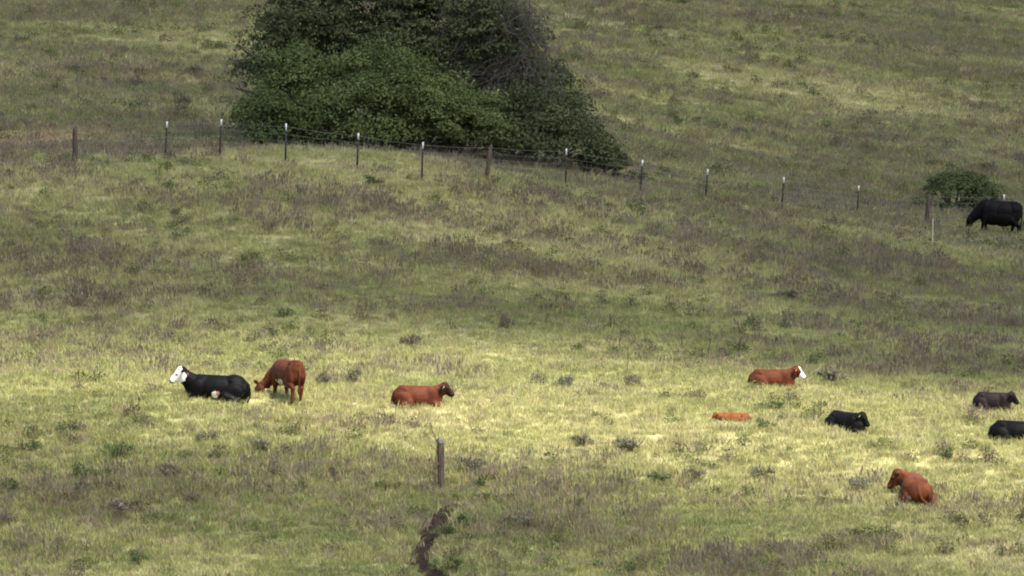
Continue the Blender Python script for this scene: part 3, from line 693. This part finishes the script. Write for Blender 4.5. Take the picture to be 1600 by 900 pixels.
WEEDS = [  # u, v of the base, width and height in photo pixels, colour, label
 (185, 716, 32, 22, 'green', 'dark green weed clump standing alone on the shaded grass below the white faced cow'),
 (413, 709, 30, 20, 'grey', 'grey green weed clump on the sunlit grass below the standing calf'),
 (325, 692, 34, 15, 'grey', 'flat grey weed clump in the sun under the lying white faced cow'),
 (297, 788, 20, 18, 'brown', 'small round dark brown weed clump in the shaded lower grass'),
 (217, 884, 24, 22, 'green', 'dark weed clump at the bottom edge right of the dead stalks'),
 (18, 772, 34, 20, 'green', 'dark green weed clump touching the left edge, lower of the two there'),
 (14, 822, 22, 16, 'brown', 'brown weed clump touching the lower left edge of the picture'),
 (135, 752, 34, 26, 'green', 'tall dull green weed clump in the lower left shade, above the brown weeds'),
 (265, 748, 60, 18, 'brown', 'wide brown weed patch in the lower left shade'),
 (190, 806, 52, 22, 'brown', 'wide mauve brown weed clump among the lower left grass'),
 (730, 741, 42, 22, 'grey', 'bushy grey green weed just right of the lone wooden post'),
 (748, 766, 26, 20, 'green', 'dark green weed between the lone post and the bare trail'),
 (605, 769, 28, 14, 'green', 'low bright green weed left of the foot of the lone post'),
 (655, 768, 16, 9, 'green', 'tiny green weed beside the foot of the lone post'),
 (522, 748, 18, 16, 'brown', 'brown weed clump left of the lone post, in half shade'),
 (770, 782, 44, 10, 'green', 'low spread of green weeds at the top of the bare trail'),
 (692, 842, 32, 20, 'green', 'dark weed clump on the right bank of the bare trail'),
 (730, 825, 40, 20, 'green', 'green weed clump a little right of the bare trail'),
 (700, 895, 42, 22, 'green', 'dark weed clump at the bottom edge beside the bare trail'),
 (820, 828, 36, 18, 'grey', 'grey green weed clump right of the trail on the lower slope'),
 (905, 796, 26, 14, 'green', 'green weed clump on the lower slope midway to the right'),
 (910, 699, 30, 18, 'grey', 'grey weed clump on the sunlit grass in the middle'),
 (985, 706, 50, 18, 'grey', 'broad grey brown weed clump on the sunlit middle grass'),
 (885, 608, 34, 22, 'grey', 'tall grey weed clump in the middle, above the sunlit terrace'),
 (990, 606, 24, 18, 'brown', 'brown weed clump near the middle, right of the grey one'),
 (645, 545, 34, 22, 'brown', 'mauve brown weed clump on the slope above the brown lying cow'),
 (555, 598, 26, 22, 'grey', 'grey weed clump right of the standing calf'),
 (505, 604, 30, 18, 'grey', 'grey weed tuft directly behind the standing calf'),
 (792, 517, 20, 24, 'brown', 'upright brown weed clump on the middle slope'),
 (1195, 748, 32, 18, 'grey', 'dark grey weed clump left of the red cow seen from behind'),
 (1085, 752, 30, 16, 'grey', 'pale grey weed clump on the lower right terrace'),
 (1030, 756, 36, 16, 'green', 'green weed clump on the lower middle terrace'),
 (1340, 768, 36, 22, 'grey', 'grey weed clump on the left of the red cow seen from behind'),
 (1205, 642, 36, 12, 'green', 'green weed patch between the white faced red cow and the hidden calf'),
 (1195, 672, 26, 16, 'green', 'green weed clump right of the mostly hidden calf'),
 (1478, 722, 28, 20, 'green', 'dark green weed behind the red cow seen from behind'),
 (1300, 600, 44, 22, 'grey', 'grey green weed clump right of the white faced red cow'),
 (1225, 470, 36, 16, 'brown', 'brown weed clump on the right middle slope'),
 (1060, 196, 20, 14, 'green', 'dark weed dot on the far slope right of the tree'),
 (1088, 196, 14, 12, 'green', 'small dark weed on the far slope, right of a similar one'),
 (1045, 219, 22, 10, 'green', 'low dark weed clump on the far slope above the fence stakes'),
 (1150, 214, 22, 14, 'brown', 'brown green weed clump on the far slope behind the fence'),
 (1545, 268, 28, 14, 'brown', 'brown weed mound on the far slope above the flat topped shrub'),
 (1590, 252, 18, 12, 'green', 'dark weed clump at the right edge on the far slope'),
 (585, 292, 34, 14, 'green', 'dark green weed clump on the slope just below the fence'),
 (1290, 332, 30, 10, 'green', 'low green weed clump at the foot of the fence beside the brown bank'),
 (300, 118, 26, 16, 'brown', 'brown weed clump on the far left slope beside the tree'),
 (285, 168, 34, 16, 'brown', 'dark brown weed clump on the far left slope above the fence'),
]
for k, (u, v, w, h, kind, lab) in enumerate(WEEDS):
    p = at(u, v); o = link('weed_clump', weed_proto[kind][k % 3]); s = p.y / F
    o.location = p; o.scale = (w * s / 1.35, w * s / 1.35, (h * s + .06) / 1.05); o.rotation_euler.z = random.uniform(0, 6.28)
    tag(o, lab, 'weed', 'weed clumps standing out of the grass')

def stalk_mesh(h, seed, br=3, head=True):
    r = np.random.default_rng(seed); mb = MB()
    top = Vector((r.normal(0, .05) * h, r.normal(0, .03), h)); pth = wiggle((0, 0, -.1), top, 4, .02, r); mb.tube(pth, .013, .006, 5, False)
    for k in range(br):
        q = pth[2 + k % 3]; e = q + Vector((r.choice([-1, 1]) * r.uniform(.06, .2) * h, r.normal(0, .05), r.uniform(.12, .35) * h)); mb.tube(wiggle(q, e, 3, .05, r), .008, .004, 4, False)
        if head: mb.tube([e - Vector((0, 0, .03)), e + Vector((0, 0, .03))], .016, .006, 5)
    if head: mb.tube([top - Vector((0, 0, .06)), top + Vector((0, 0, .04))], .022, .010, 5)
    return mb
STALKS = [(195, 168, 28, 'dead stalk on the far left slope, leftmost of the three there'), (218, 192, 42, 'tall dead stalk on the far left slope, middle of the three there'), (235, 190, 30, 'dead stalk on the far left slope, nearest the tree of the three there'),
 (260, 550, 34, 'dead stalk on the slope above the lying white faced cow'), (1149, 398, 30, 'little leafless sapling on the slope below the fence'), (968, 548, 40, 'thin dead stalk on the middle slope, left of a brown weed strip'),
 (980, 582, 50, 'tallest dead stalk in the middle of the slope'), (1108, 555, 46, 'dead branched stalk on the slope above the white faced red cow'), (1155, 556, 48, 'forked dead stalk above the tail of the white faced red cow'), (1065, 550, 30, 'thin dead stalk between taller ones on the right slope'),
 (1110, 318, 20, 'small dead stalk standing at the foot of the fence'), (1362, 440, 26, 'dead stalk on the right middle slope'),
 (68, 868, 28, 'dead stalk at the bottom left, leftmost of four'), (90, 872, 36, 'dead stalk at the bottom left, second of four and tallest'), (117, 874, 26, 'short dark dead stalk at the bottom left, third of four'), (137, 868, 30, 'dead stalk at the bottom left, nearest the weed clump'),
 (706, 628, 30, 'spindly dead twig plant in front of the brown cow muzzle'), (682, 716, 26, 'dry weed leaning against the top of the lone post')]
for k, (u, v, h, lab) in enumerate(STALKS):
    if k == 17:
        pp = post.location; p = on(pp.x - .16, pp.y - .05); hh = 74 * pp.y / F
        mb = stalk_mesh(hh, 640, 9)
    else:
        p = at(u, v); hh = h * p.y / F; mb = stalk_mesh(hh, 600 + k, 6 if k in (4, 8, 16) else 3, k != 4)
    o = mb.build('dead_stalk', M_stalk); o.location = p; tag(o, lab, 'dead plant', 'dead stalks standing in the pasture')

# ------------------------------------------------------------------ cattle
class Body:
    def __init__(s): s.V = []; s.F = []; s.n = 0
    def raw(s, V, Fq): s.V.append(np.asarray(V, float)); s.F += [tuple(i + s.n for i in f) for f in Fq]; s.n += len(V)
    def ell(s, c, r, rot=(0, 0, 0), M=None, nu=16, nv=10):
        E = np.array(Euler([R(a) for a in rot]).to_matrix()); V = [(0, 0, 1)]
        for i in range(1, nv):
            th = math.pi * i / nv
            for j in range(nu): V.append((math.sin(th) * math.cos(2 * math.pi * j / nu), math.sin(th) * math.sin(2 * math.pi * j / nu), math.cos(th)))
        V.append((0, 0, -1)); V = (np.array(V) * np.array(r)) @ E.T + np.array(c)
        Fq = [(0, 1 + j, 1 + (j + 1) % nu) for j in range(nu)]
        for i in range(nv - 2):
            for j in range(nu): a = 1 + i * nu; Fq.append((a + j, a + nu + j, a + nu + (j + 1) % nu, a + (j + 1) % nu))
        l = 1 + (nv - 2) * nu; e = len(V) - 1; Fq += [(l + j, e, l + (j + 1) % nu) for j in range(nu)]
        if M is not None: V = V @ np.array(M.to_3x3()).T + np.array(M.translation)
        s.raw(V, Fq)
    def cap(s, a, ra, b, rb, M=None, flat=1.0, n=14):
        """tapered capsule with rounded ends"""
        if M is not None: k = M.to_scale()[0]; ra *= k; rb *= k; a = M @ Vector(a); b = M @ Vector(b)
        a, b = Vector(a), Vector(b); d = b - a; L = d.length; d.normalize()
        t = d.cross(Vector((0, 0, 1))); t = t.normalized() if t.length > 1e-3 else Vector((0, 1, 0)); w = t.cross(d)
        rings = []
        for k in range(1, 5): th = math.pi / 2 * k / 4; rings.append((-ra * math.cos(th), ra * math.sin(th)))
        for k in range(1, 5): rings.append((L * k / 5, ra + (rb - ra) * k / 5))
        for k in range(0, 4): th = math.pi / 2 * k / 4; rings.append((L + rb * math.sin(th), rb * math.cos(th)))
        V = [tuple(a - d * ra)]
        for (z, r_) in rings:
            for j in range(n): an = 2 * math.pi * j / n; V.append(tuple(a + d * z + t * (r_ * flat * math.cos(an)) + w * (r_ * math.sin(an))))
        V.append(tuple(b + d * rb)); e = len(V) - 1; Fq = [(0, 1 + (j + 1) % n, 1 + j) for j in range(n)]
        for i in range(len(rings) - 1):
            for j in range(n): q = 1 + i * n; Fq.append((q + j, q + (j + 1) % n, q + n + (j + 1) % n, q + n + j))
        l = 1 + (len(rings) - 1) * n; Fq += [(l + j, l + (j + 1) % n, e) for j in range(n)]
        s.raw(V, Fq)
    def chain(s, pts, M=None, flat=1.0):
        for (a, ra), (b, rb) in zip(pts[:-1], pts[1:]): s.cap(a, ra, b, rb, M, flat)
    def finish(s, name, voxel=.02, smooth=5):
        me = bpy.data.meshes.new(name); me.from_pydata([tuple(v) for v in np.concatenate(s.V)], [], s.F)
        o = bpy.data.objects.new(name, me); C.objects.link(o)
        m = o.modifiers.new('r', 'REMESH'); m.mode = 'VOXEL'; m.voxel_size = voxel; m.use_smooth_shade = True
        m2 = o.modifiers.new('s', 'SMOOTH'); m2.iterations = smooth; m2.factor = .5
        dg = bpy.context.evaluated_depsgraph_get(); new = bpy.data.meshes.new_from_object(o.evaluated_get(dg)); new.name = name
        o.modifiers.clear(); o.data = new; bpy.data.meshes.remove(me)
        new.polygons.foreach_set('use_smooth', np.ones(len(new.polygons), bool)); return o

def head_frame(poll, fwd, up=(0, 0, 1)):
    f = Vector(fwd).normalized(); y = Vector(up).cross(f).normalized(); z = f.cross(y)
    return Matrix(((f.x, y.x, z.x, poll[0]), (f.y, y.y, z.y, poll[1]), (f.z, y.z, z.z, poll[2]), (0, 0, 0, 1)))

def add_head(B, M, ear=1.0, ear_up=.02):
    B.ell((.05, 0, 0), (.135, .112, .115), M=M)
    B.cap((.04, 0, -.005), .112, (.26, 0, -.035), .085, M)
    B.ell((.305, 0, -.045), (.075, .092, .078), M=M)
    B.cap((.05, 0, -.09), .085, (.27, 0, -.09), .055, M)
    B.ell((-.04, 0, .075), (.06, .07, .05), M=M)
    for s in (-1, 1):
        B.ell((.13, s * .088, .035), (.04, .03, .035), M=M)          # brow
        B.ell((.365, s * .04, -.02), (.02, .022, .02), M=M)           # nostril
        B.ell((-.045, s * .20, ear_up), (.058 * ear, .115, .026), rot=(-s * 8, 0, s * 14), M=M)
        B.cap((-.02, s * .08, .03), .045, (-.035, s * .14, ear_up), .03, M)

def coat(o, M, fn):
    n = len(o.data.vertices); co = np.empty(n * 3, np.float32); o.data.vertices.foreach_get('co', co); co = co.reshape(-1, 3)
    Mi = np.array(M.inverted()); h = co @ Mi[:3, :3].T + Mi[:3, 3]
    col = fn(co, h)
    inh = (h[:, 0] > -.1) & (h[:, 0] < .5) & (np.abs(h[:, 1]) < .2) & (np.abs(h[:, 2]) < .2)
    for s in (-1, 1):                                                   # eyes
        d = np.linalg.norm(h - np.array([.135, s * .112, .03]), axis=1); col[d < .028] = (.006, .005, .004)
        d = np.linalg.norm(h - np.array([.375, s * .045, -.02]), axis=1); col[d < .022] = (.01, .008, .008)
    col[inh & (np.abs(h[:, 2] + .075) < .010) & (h[:, 0] > .26)] *= .35   # mouth
    set_color(o.data, 'coat', col); o.data.materials.append(M_coat)

def lying(B, side=1, tuck=0.0, neck=((.56, 0, .50), (.84, 0, .66)), poll=(.95, 0, .78), fwd=(1, 0, -.55), tail=True):
    """cow resting on its brisket; side=+1 puts the flopped-out hind leg on local +y"""
    B.ell((-.02, 0, .39), (.72, .37, .365)); B.ell((.40, 0, .40), (.38, .30, .36)); B.ell((-.50, side * -.02, .41), (.37, .35, .33))
    B.cap((.46, 0, .69), .075, (-.1, 0, .675), .08, flat=1.1); B.cap((-.1, 0, .675), .08, (-.62, 0, .68), .075, flat=1.2)
    B.ell((-.74, 0, .36), (.17, .25, .26)); B.ell((-.44, .235, .615), (.09, .06, .07)); B.ell((-.44, -.235, .615), (.09, .06, .07))
    B.ell((.50, 0, .60), (.24, .17, .17)); B.ell((.66, 0, .30), (.20, .19, .25))
    for s in (-1, 1): B.ell((.50, s * .20, .38), (.24, .12, .28))
    # hind legs
    B.ell((-.48, side * .28, .30), (.32, .15, .27), rot=(0, 12, 0)); B.chain([((-.28, side * .38, .22), .13), ((-.62, side * .44, .10), .075), ((-.25, side * .50, .05), .05), ((-.10, side * .51, .045), .055)])
    B.ell((-.50, -side * .26, .26), (.30, .14, .24)); B.chain([((-.25, -side * .34, .16), .12), ((-.55, -side * .38, .07), .06)])
    # front legs folded under
    for s in (-1, 1):
        B.chain([((.52, s * .20, .28), .12), ((.82, s * .19, .10), .075), ((.52, s * .22, .045), .05), ((.42, s * .22, .04), .05)])
    # neck, dewlap, head
    n0, n1 = neck; B.chain([(n0, .28), (n1, .21), (poll, .16)], flat=.78)
    B.cap((n0[0] + .12, n0[1], n0[2] - .18), .15, (n1[0] + .03, n1[1], n1[2] - .10), .10, flat=.6)
    M = head_frame(poll, fwd) @ Matrix.Scale(1.16, 4); add_head(B, M)
    if tail: B.chain([((-.86, 0, .50), .04), ((-.93, side * .08, .25), .03), ((-.90, side * .25, .08), .028), ((-.72, side * .5, .05), .045)])
    return M

def grazing(B, step=.1, neck_end=(1.18, 0, .46), poll=(1.25, 0, .40), fwd=(.62, 0, -1), slim=1.0, deep=0.0):
    if deep:
        B.ell((.20, 0, .90 - deep), (.58, .29 * slim, .36)); B.ell((-.22, 0, .885 - deep), (.56, .33 * slim, .36)); B.ell((.48, 0, .9 - deep), (.28, .27, .36)); B.ell((-.6, 0, .95 - deep), (.34, .3, .36))
    B.ell((.22, 0, .90), (.56, .28 * slim, .36)); B.ell((-.22, 0, .885), (.60, .32 * slim, .36)); B.ell((-.62, 0, .98), (.34, .27 * slim, .30)); B.ell((.52, 0, .93), (.28, .25 * slim, .35))
    B.cap((.55, 0, 1.19), .09, (-.2, 0, 1.17), .09, flat=1.3); B.cap((-.2, 0, 1.17), .09, (-.72, 0, 1.20), .09, flat=1.5)
    B.ell((.68, 0, .78), (.2, .16, .2)); B.ell((-.82, 0, 1.03), (.14, .2, .22)); B.ell((-.66, .17, 1.18), (.1, .06, .06)); B.ell((-.66, -.17, 1.18), (.1, .06, .06))
    for s in (-1, 1):
        d = step * s
        B.ell((.50, s * .17, .86), (.2, .11, .3)); B.chain([((.50 + d * .3, s * .17, .68), .12), ((.53 + d * .8, s * .16, .38), .062), ((.50 + d * 1.1, s * .16, .10), .042), ((.53 + d * 1.1, s * .16, .035), .06)])
        B.ell((-.64, s * .18, .82), (.23, .12, .33)); B.chain([((-.52 - d * .3, s * .20, .66), .14), ((-.78 - d, s * .17, .44), .068), ((-.72 - d * 1.3, s * .17, .10), .045), ((-.68 - d * 1.3, s * .17, .035), .06)])
    B.ell((-.35, 0, .56), (.16, .12, .08))
    B.chain([((.60, 0, 1.02), .25), ((.90, neck_end[1] * .5, .76), .19), (neck_end, .145), (poll, .12)], flat=.75)
    B.cap((.75, 0, .72), .13, (1.08, neck_end[1] * .8, .45), .08, flat=.6)
    M = head_frame(poll, fwd, up=(.8, 0, .6)) @ Matrix.Scale(1.1, 4); add_head(B, M)
    B.chain([((-.93, 0, 1.14), .04), ((-.985, .01, .85), .028), ((-.97, .02, .55), .026), ((-.96, .02, .38), .05), ((-.96, .02, .28), .03)])
    return M

RED = np.array((.092, .027, .012)); RUST = np.array((.155, .053, .018)); DKRED = np.array((.06, .020, .011)); BLK = np.array((.0034, .0031, .0032)); DKFACE = np.array((.030, .012, .009)); WHT = np.array((.80, .76, .70)); PINK = np.array((.42, .22, .17))
def base_col(co, c, low=None):
    col = np.repeat(c[None], len(co), 0).astype(float)
    n = fbm(co[:, 0] * 3, co[:, 2] * 3 + co[:, 1] * 2, 5, 3); n2 = fbm(co[:, 0] * 1.6 + 4, co[:, 2] * 2.2 + co[:, 1], 12, 3); n3 = fbm(co[:, 0] * 14, co[:, 2] * 9 + co[:, 1] * 9, 15, 2)
    k = sstep(.42, .66, n2)[:, None]; col = col * (1 - k) + col * np.array((.62, .56, .58)) * k
    col *= (.70 + .42 * n + .30 * n3)[:, None]
    return col
def headmask(h): return (h[:, 0] > -.11) & (h[:, 0] < .55) & (np.abs(h[:, 1]) < .17) & (h[:, 2] > -.2) & (h[:, 2] < .19)

def place_cow(o, u, v, heading, scale, sink=0.0, label='', tag_side=None, M=None, dy=0.0, tilt=.8, sz=1.0, name='cattle', cat='cow', group='cattle resting and grazing on the pasture'):
    p = at(u, v); p = on(p.x, p.y + dy)
    sink += .03; o.location = p - Vector((0, 0, sink)); o.scale = (scale, scale, scale * sz); o.rotation_euler = (0, 0, R(heading))
    e = .8; gxx = float(np.ravel(ground(p.x + e, p.y, False) - ground(p.x - e, p.y, False))[0]) / (2 * e); gyy = float(np.ravel(ground(p.x, p.y + e, False) - ground(p.x, p.y - e, False))[0]) / (2 * e)
    nrm = Vector((-gxx * tilt, -gyy * tilt, 1)).normalized()
    o.rotation_euler = (Vector((0, 0, 1)).rotation_difference(nrm).to_matrix() @ Matrix.Rotation(R(heading), 3, 'Z')).to_euler()
    tag(o, label, cat, group)
    if tag_side is not None:
        mb = MB(); V = []; w, h_, t = .032, .042, .004
        for sx in (-t, t):
            for a in range(10): an = 2 * math.pi * a / 10; V.append((sx, w * math.cos(an) * (1.1 if math.sin(an) < 0 else .75), h_ * math.sin(an)))
        Fq = [(a, (a + 1) % 10, 10 + (a + 1) % 10, 10 + a) for a in range(10)]
        V += [(-t, 0, 0), (t, 0, 0)]; Fq += [(a, 20, 20, 20) for a in []]
        V = np.array(V); q = np.array(Fq); tri = np.array([((a + 1) % 10, a, 20) for a in range(10)] + [(10 + a, 10 + (a + 1) % 10, 21) for a in range(10)])
        pos = M @ Vector((-.045 + .048, tag_side * .21, -.005)); f = M.to_3x3()
        V = V @ np.array(f).T + np.array(pos)
        e = link('ear_tag', mesh_np('ear_tag', V, [q, tri]), M_tag, o)
    return o

# 1 black cow with a white face, lying, facing left
B = Body(); M = lying(B, side=1, neck=((.60, 0, .46), (.90, .02, .66)), poll=(1.0, .05, .82), fwd=(1, .25, -.75)); B.ell((-.46, 0, .50), (.36, .28, .29)); o = B.finish('cow')
def f1(co, h):
    col = base_col(co, BLK); hm = headmask(h) & (h[:, 0] > -.07 + .25 * np.abs(h[:, 1])) & (np.abs(h[:, 1]) < .135); col[hm] = WHT * (.80 + .3 * fbm(co[hm][:, 0] * 12, co[hm][:, 2] * 12, 8, 3))[:, None]
    col[headmask(h) & (h[:, 0] > .335) & (h[:, 2] < .01)] = (.05, .04, .04)
    ud = np.linalg.norm((co - np.array([.02, .40, .23])) / np.array([.10, .16, .13]), axis=1) < 1; col[ud] = WHT
    ud = np.linalg.norm((co - np.array([-.07, .44, .28])) / np.array([.06, .16, .09]), axis=1) < 1; col[ud] = PINK
    col[(co[:, 0] > .8) & (co[:, 2] < .8) & (h[:, 0] > -.16) & (h[:, 0] < -.07)] = (.12, .04, .03)
    return col
coat(o, M, f1); place_cow(o, 340, 622, 172, .95, .08, sz=1.0, label='black cow with a white face lying at the left, looking left', M=M)
# 2 red calf grazing beside it
B = Body(); M = grazing(B, .08, neck_end=(1.04, .30, .52), poll=(1.09, .42, .45), fwd=(.35, .5, -1), slim=1.05, deep=.07); o = B.finish('calf', .018)
def f2(co, h):
    col = base_col(co, RED); w = (np.hypot((co[:, 0] + .0) / .26, (co[:, 2] - .56) / .15) + (fbm(co[:, 0] * 7, co[:, 2] * 7 + co[:, 1] * 5, 2, 2) - .5) < 1) & (co[:, 1] > -.2); col[w] = (.55, .50, .40)
    col[headmask(h)] = DKRED; col[(co[:, 2] < .32) & (np.abs(co[:, 0]) < .9) & (co[:, 0] < 0)] *= np.array([1.5, 1.7, 2.0]); return col
coat(o, M, f2); place_cow(o, 449, 626, 114, .88, .03, tilt=.15, label='reddish brown calf standing with its head down behind the black cow', cat='calf', M=M)
# 3 brown cow with a dark head facing right
B = Body(); M = lying(B, side=-1, neck=((.54, 0, .50), (.78, 0, .63)), poll=(.91, -.03, .76), fwd=(1, -.2, -.6)); o = B.finish('cow')
def f3(co, h):
    col = base_col(co, RED); k = np.clip((h[:, 0] + .12) / .12, 0, 1) * headmask(h); k = np.maximum(k, (headmask(h) | ((np.abs(h[:, 1]) > .13) & (np.abs(h[:, 0]) < .15) & (np.abs(h[:, 2]) < .1))) * .8)
    col = col * (1 - k[:, None]) + DKFACE * k[:, None]; return col
coat(o, M, f3); place_cow(o, 652, 634, 3, .75, .09, sz=1.12, label='reddish brown cow with a dark face lying above the lone post, looking right', tag_side=-1, M=M)
# 4 red cow with a white face facing right
B = Body(); M = lying(B, side=-1, neck=((.54, 0, .50), (.78, 0, .63)), poll=(.91, -.04, .76), fwd=(1, -.22, -.68)); o = B.finish('cow')
def f4(co, h):
    col = base_col(co, RED * .92); w = headmask(h) & ((h[:, 0] > .165 + .5 * np.clip(-h[:, 2] - .06, 0, 1)) | ((np.abs(h[:, 1]) < .055) & (h[:, 2] > .04) & (h[:, 0] > .0))); col[w] = WHT
    col[headmask(h) & (h[:, 0] > .345)] = (.5, .36, .32); return col
coat(o, M, f4); place_cow(o, 1206, 604, 2, .72, .10, sz=1.08, label='red cow with a white muzzle lying on the right side, looking right', tag_side=-1, M=M)
# 5 rust calf mostly hidden by the rise
B = Body(); M = lying(B, side=1, neck=((.58, .0, .46), (.84, .08, .52)), poll=(.96, .10, .62), fwd=(1, .3, -1.0)); o = B.finish('calf', .018)
coat(o, M, lambda co, h: base_col(co, RUST)); place_cow(o, 1147, 660, 176, .50, .10, 'orange calf lying flat, mostly hidden by a rise in the grass', cat='calf', M=M)
# 6 black cow facing right, foreshortened
B = Body(); M = lying(B, side=-1, neck=((.48, .0, .52), (.64, .05, .60)), poll=(.71, .08, .69), fwd=(1, .45, -1.15)); o = B.finish('cow')
coat(o, M, lambda co, h: base_col(co, BLK * 1.5)); place_cow(o, 1322, 670, -52, .76, .10, tilt=.55, label='small black cow with an ear tag lying below the white faced red cow', tag_side=-1, M=M)
# 7 dark brown-black calf
B = Body(); M = lying(B, side=-1, neck=((.54, 0, .48), (.76, 0, .58)), poll=(.88, -.03, .68), fwd=(1, -.1, -.7)); o = B.finish('calf', .018)
coat(o, M, lambda co, h: base_col(co, np.array((.015, .0105, .010)))); place_cow(o, 1550, 643, -8, .58, .01, sz=1.28, label='dark brown black calf lying near the right edge, looking right', cat='calf', M=M)
# 8 black cow cut by the right edge
B = Body(); M = lying(B, side=-1); o = B.finish('cow')
coat(o, M, lambda co, h: base_col(co, BLK)); place_cow(o, 1590, 687, -14, .84, .12, 'black cow lying cut off by the right edge, its rump to the left', M=M)
# 9 red cow seen from behind
B = Body(); M = lying(B, side=-1, neck=((.50, .10, .50), (.62, .28, .60)), poll=(.62, .40, .70), fwd=(.15, .8, -.95)); o = B.finish('cow')
coat(o, M, lambda co, h: base_col(co, np.array((.125, .041, .0155))) * np.where(headmask(h), .55, 1)[:, None]); place_cow(o, 1430, 781, 90, .98, .08, tilt=.3, sz=1.0, label='rust red cow lying alone at the lower right, seen from behind', M=M)
# 10 black cow grazing by the fence
B = Body(); M = grazing(B, .10, neck_end=(1.08, 0, .60), poll=(1.14, 0, .50), fwd=(.30, 0, -1), slim=1.15, deep=.14); o = B.finish('cow')
coat(o, M, lambda co, h: base_col(co, BLK)); place_cow(o, 1556, 367, 181, .97, .08, sz=1.2, label='black cow grazing by the fence at the upper right', M=M)
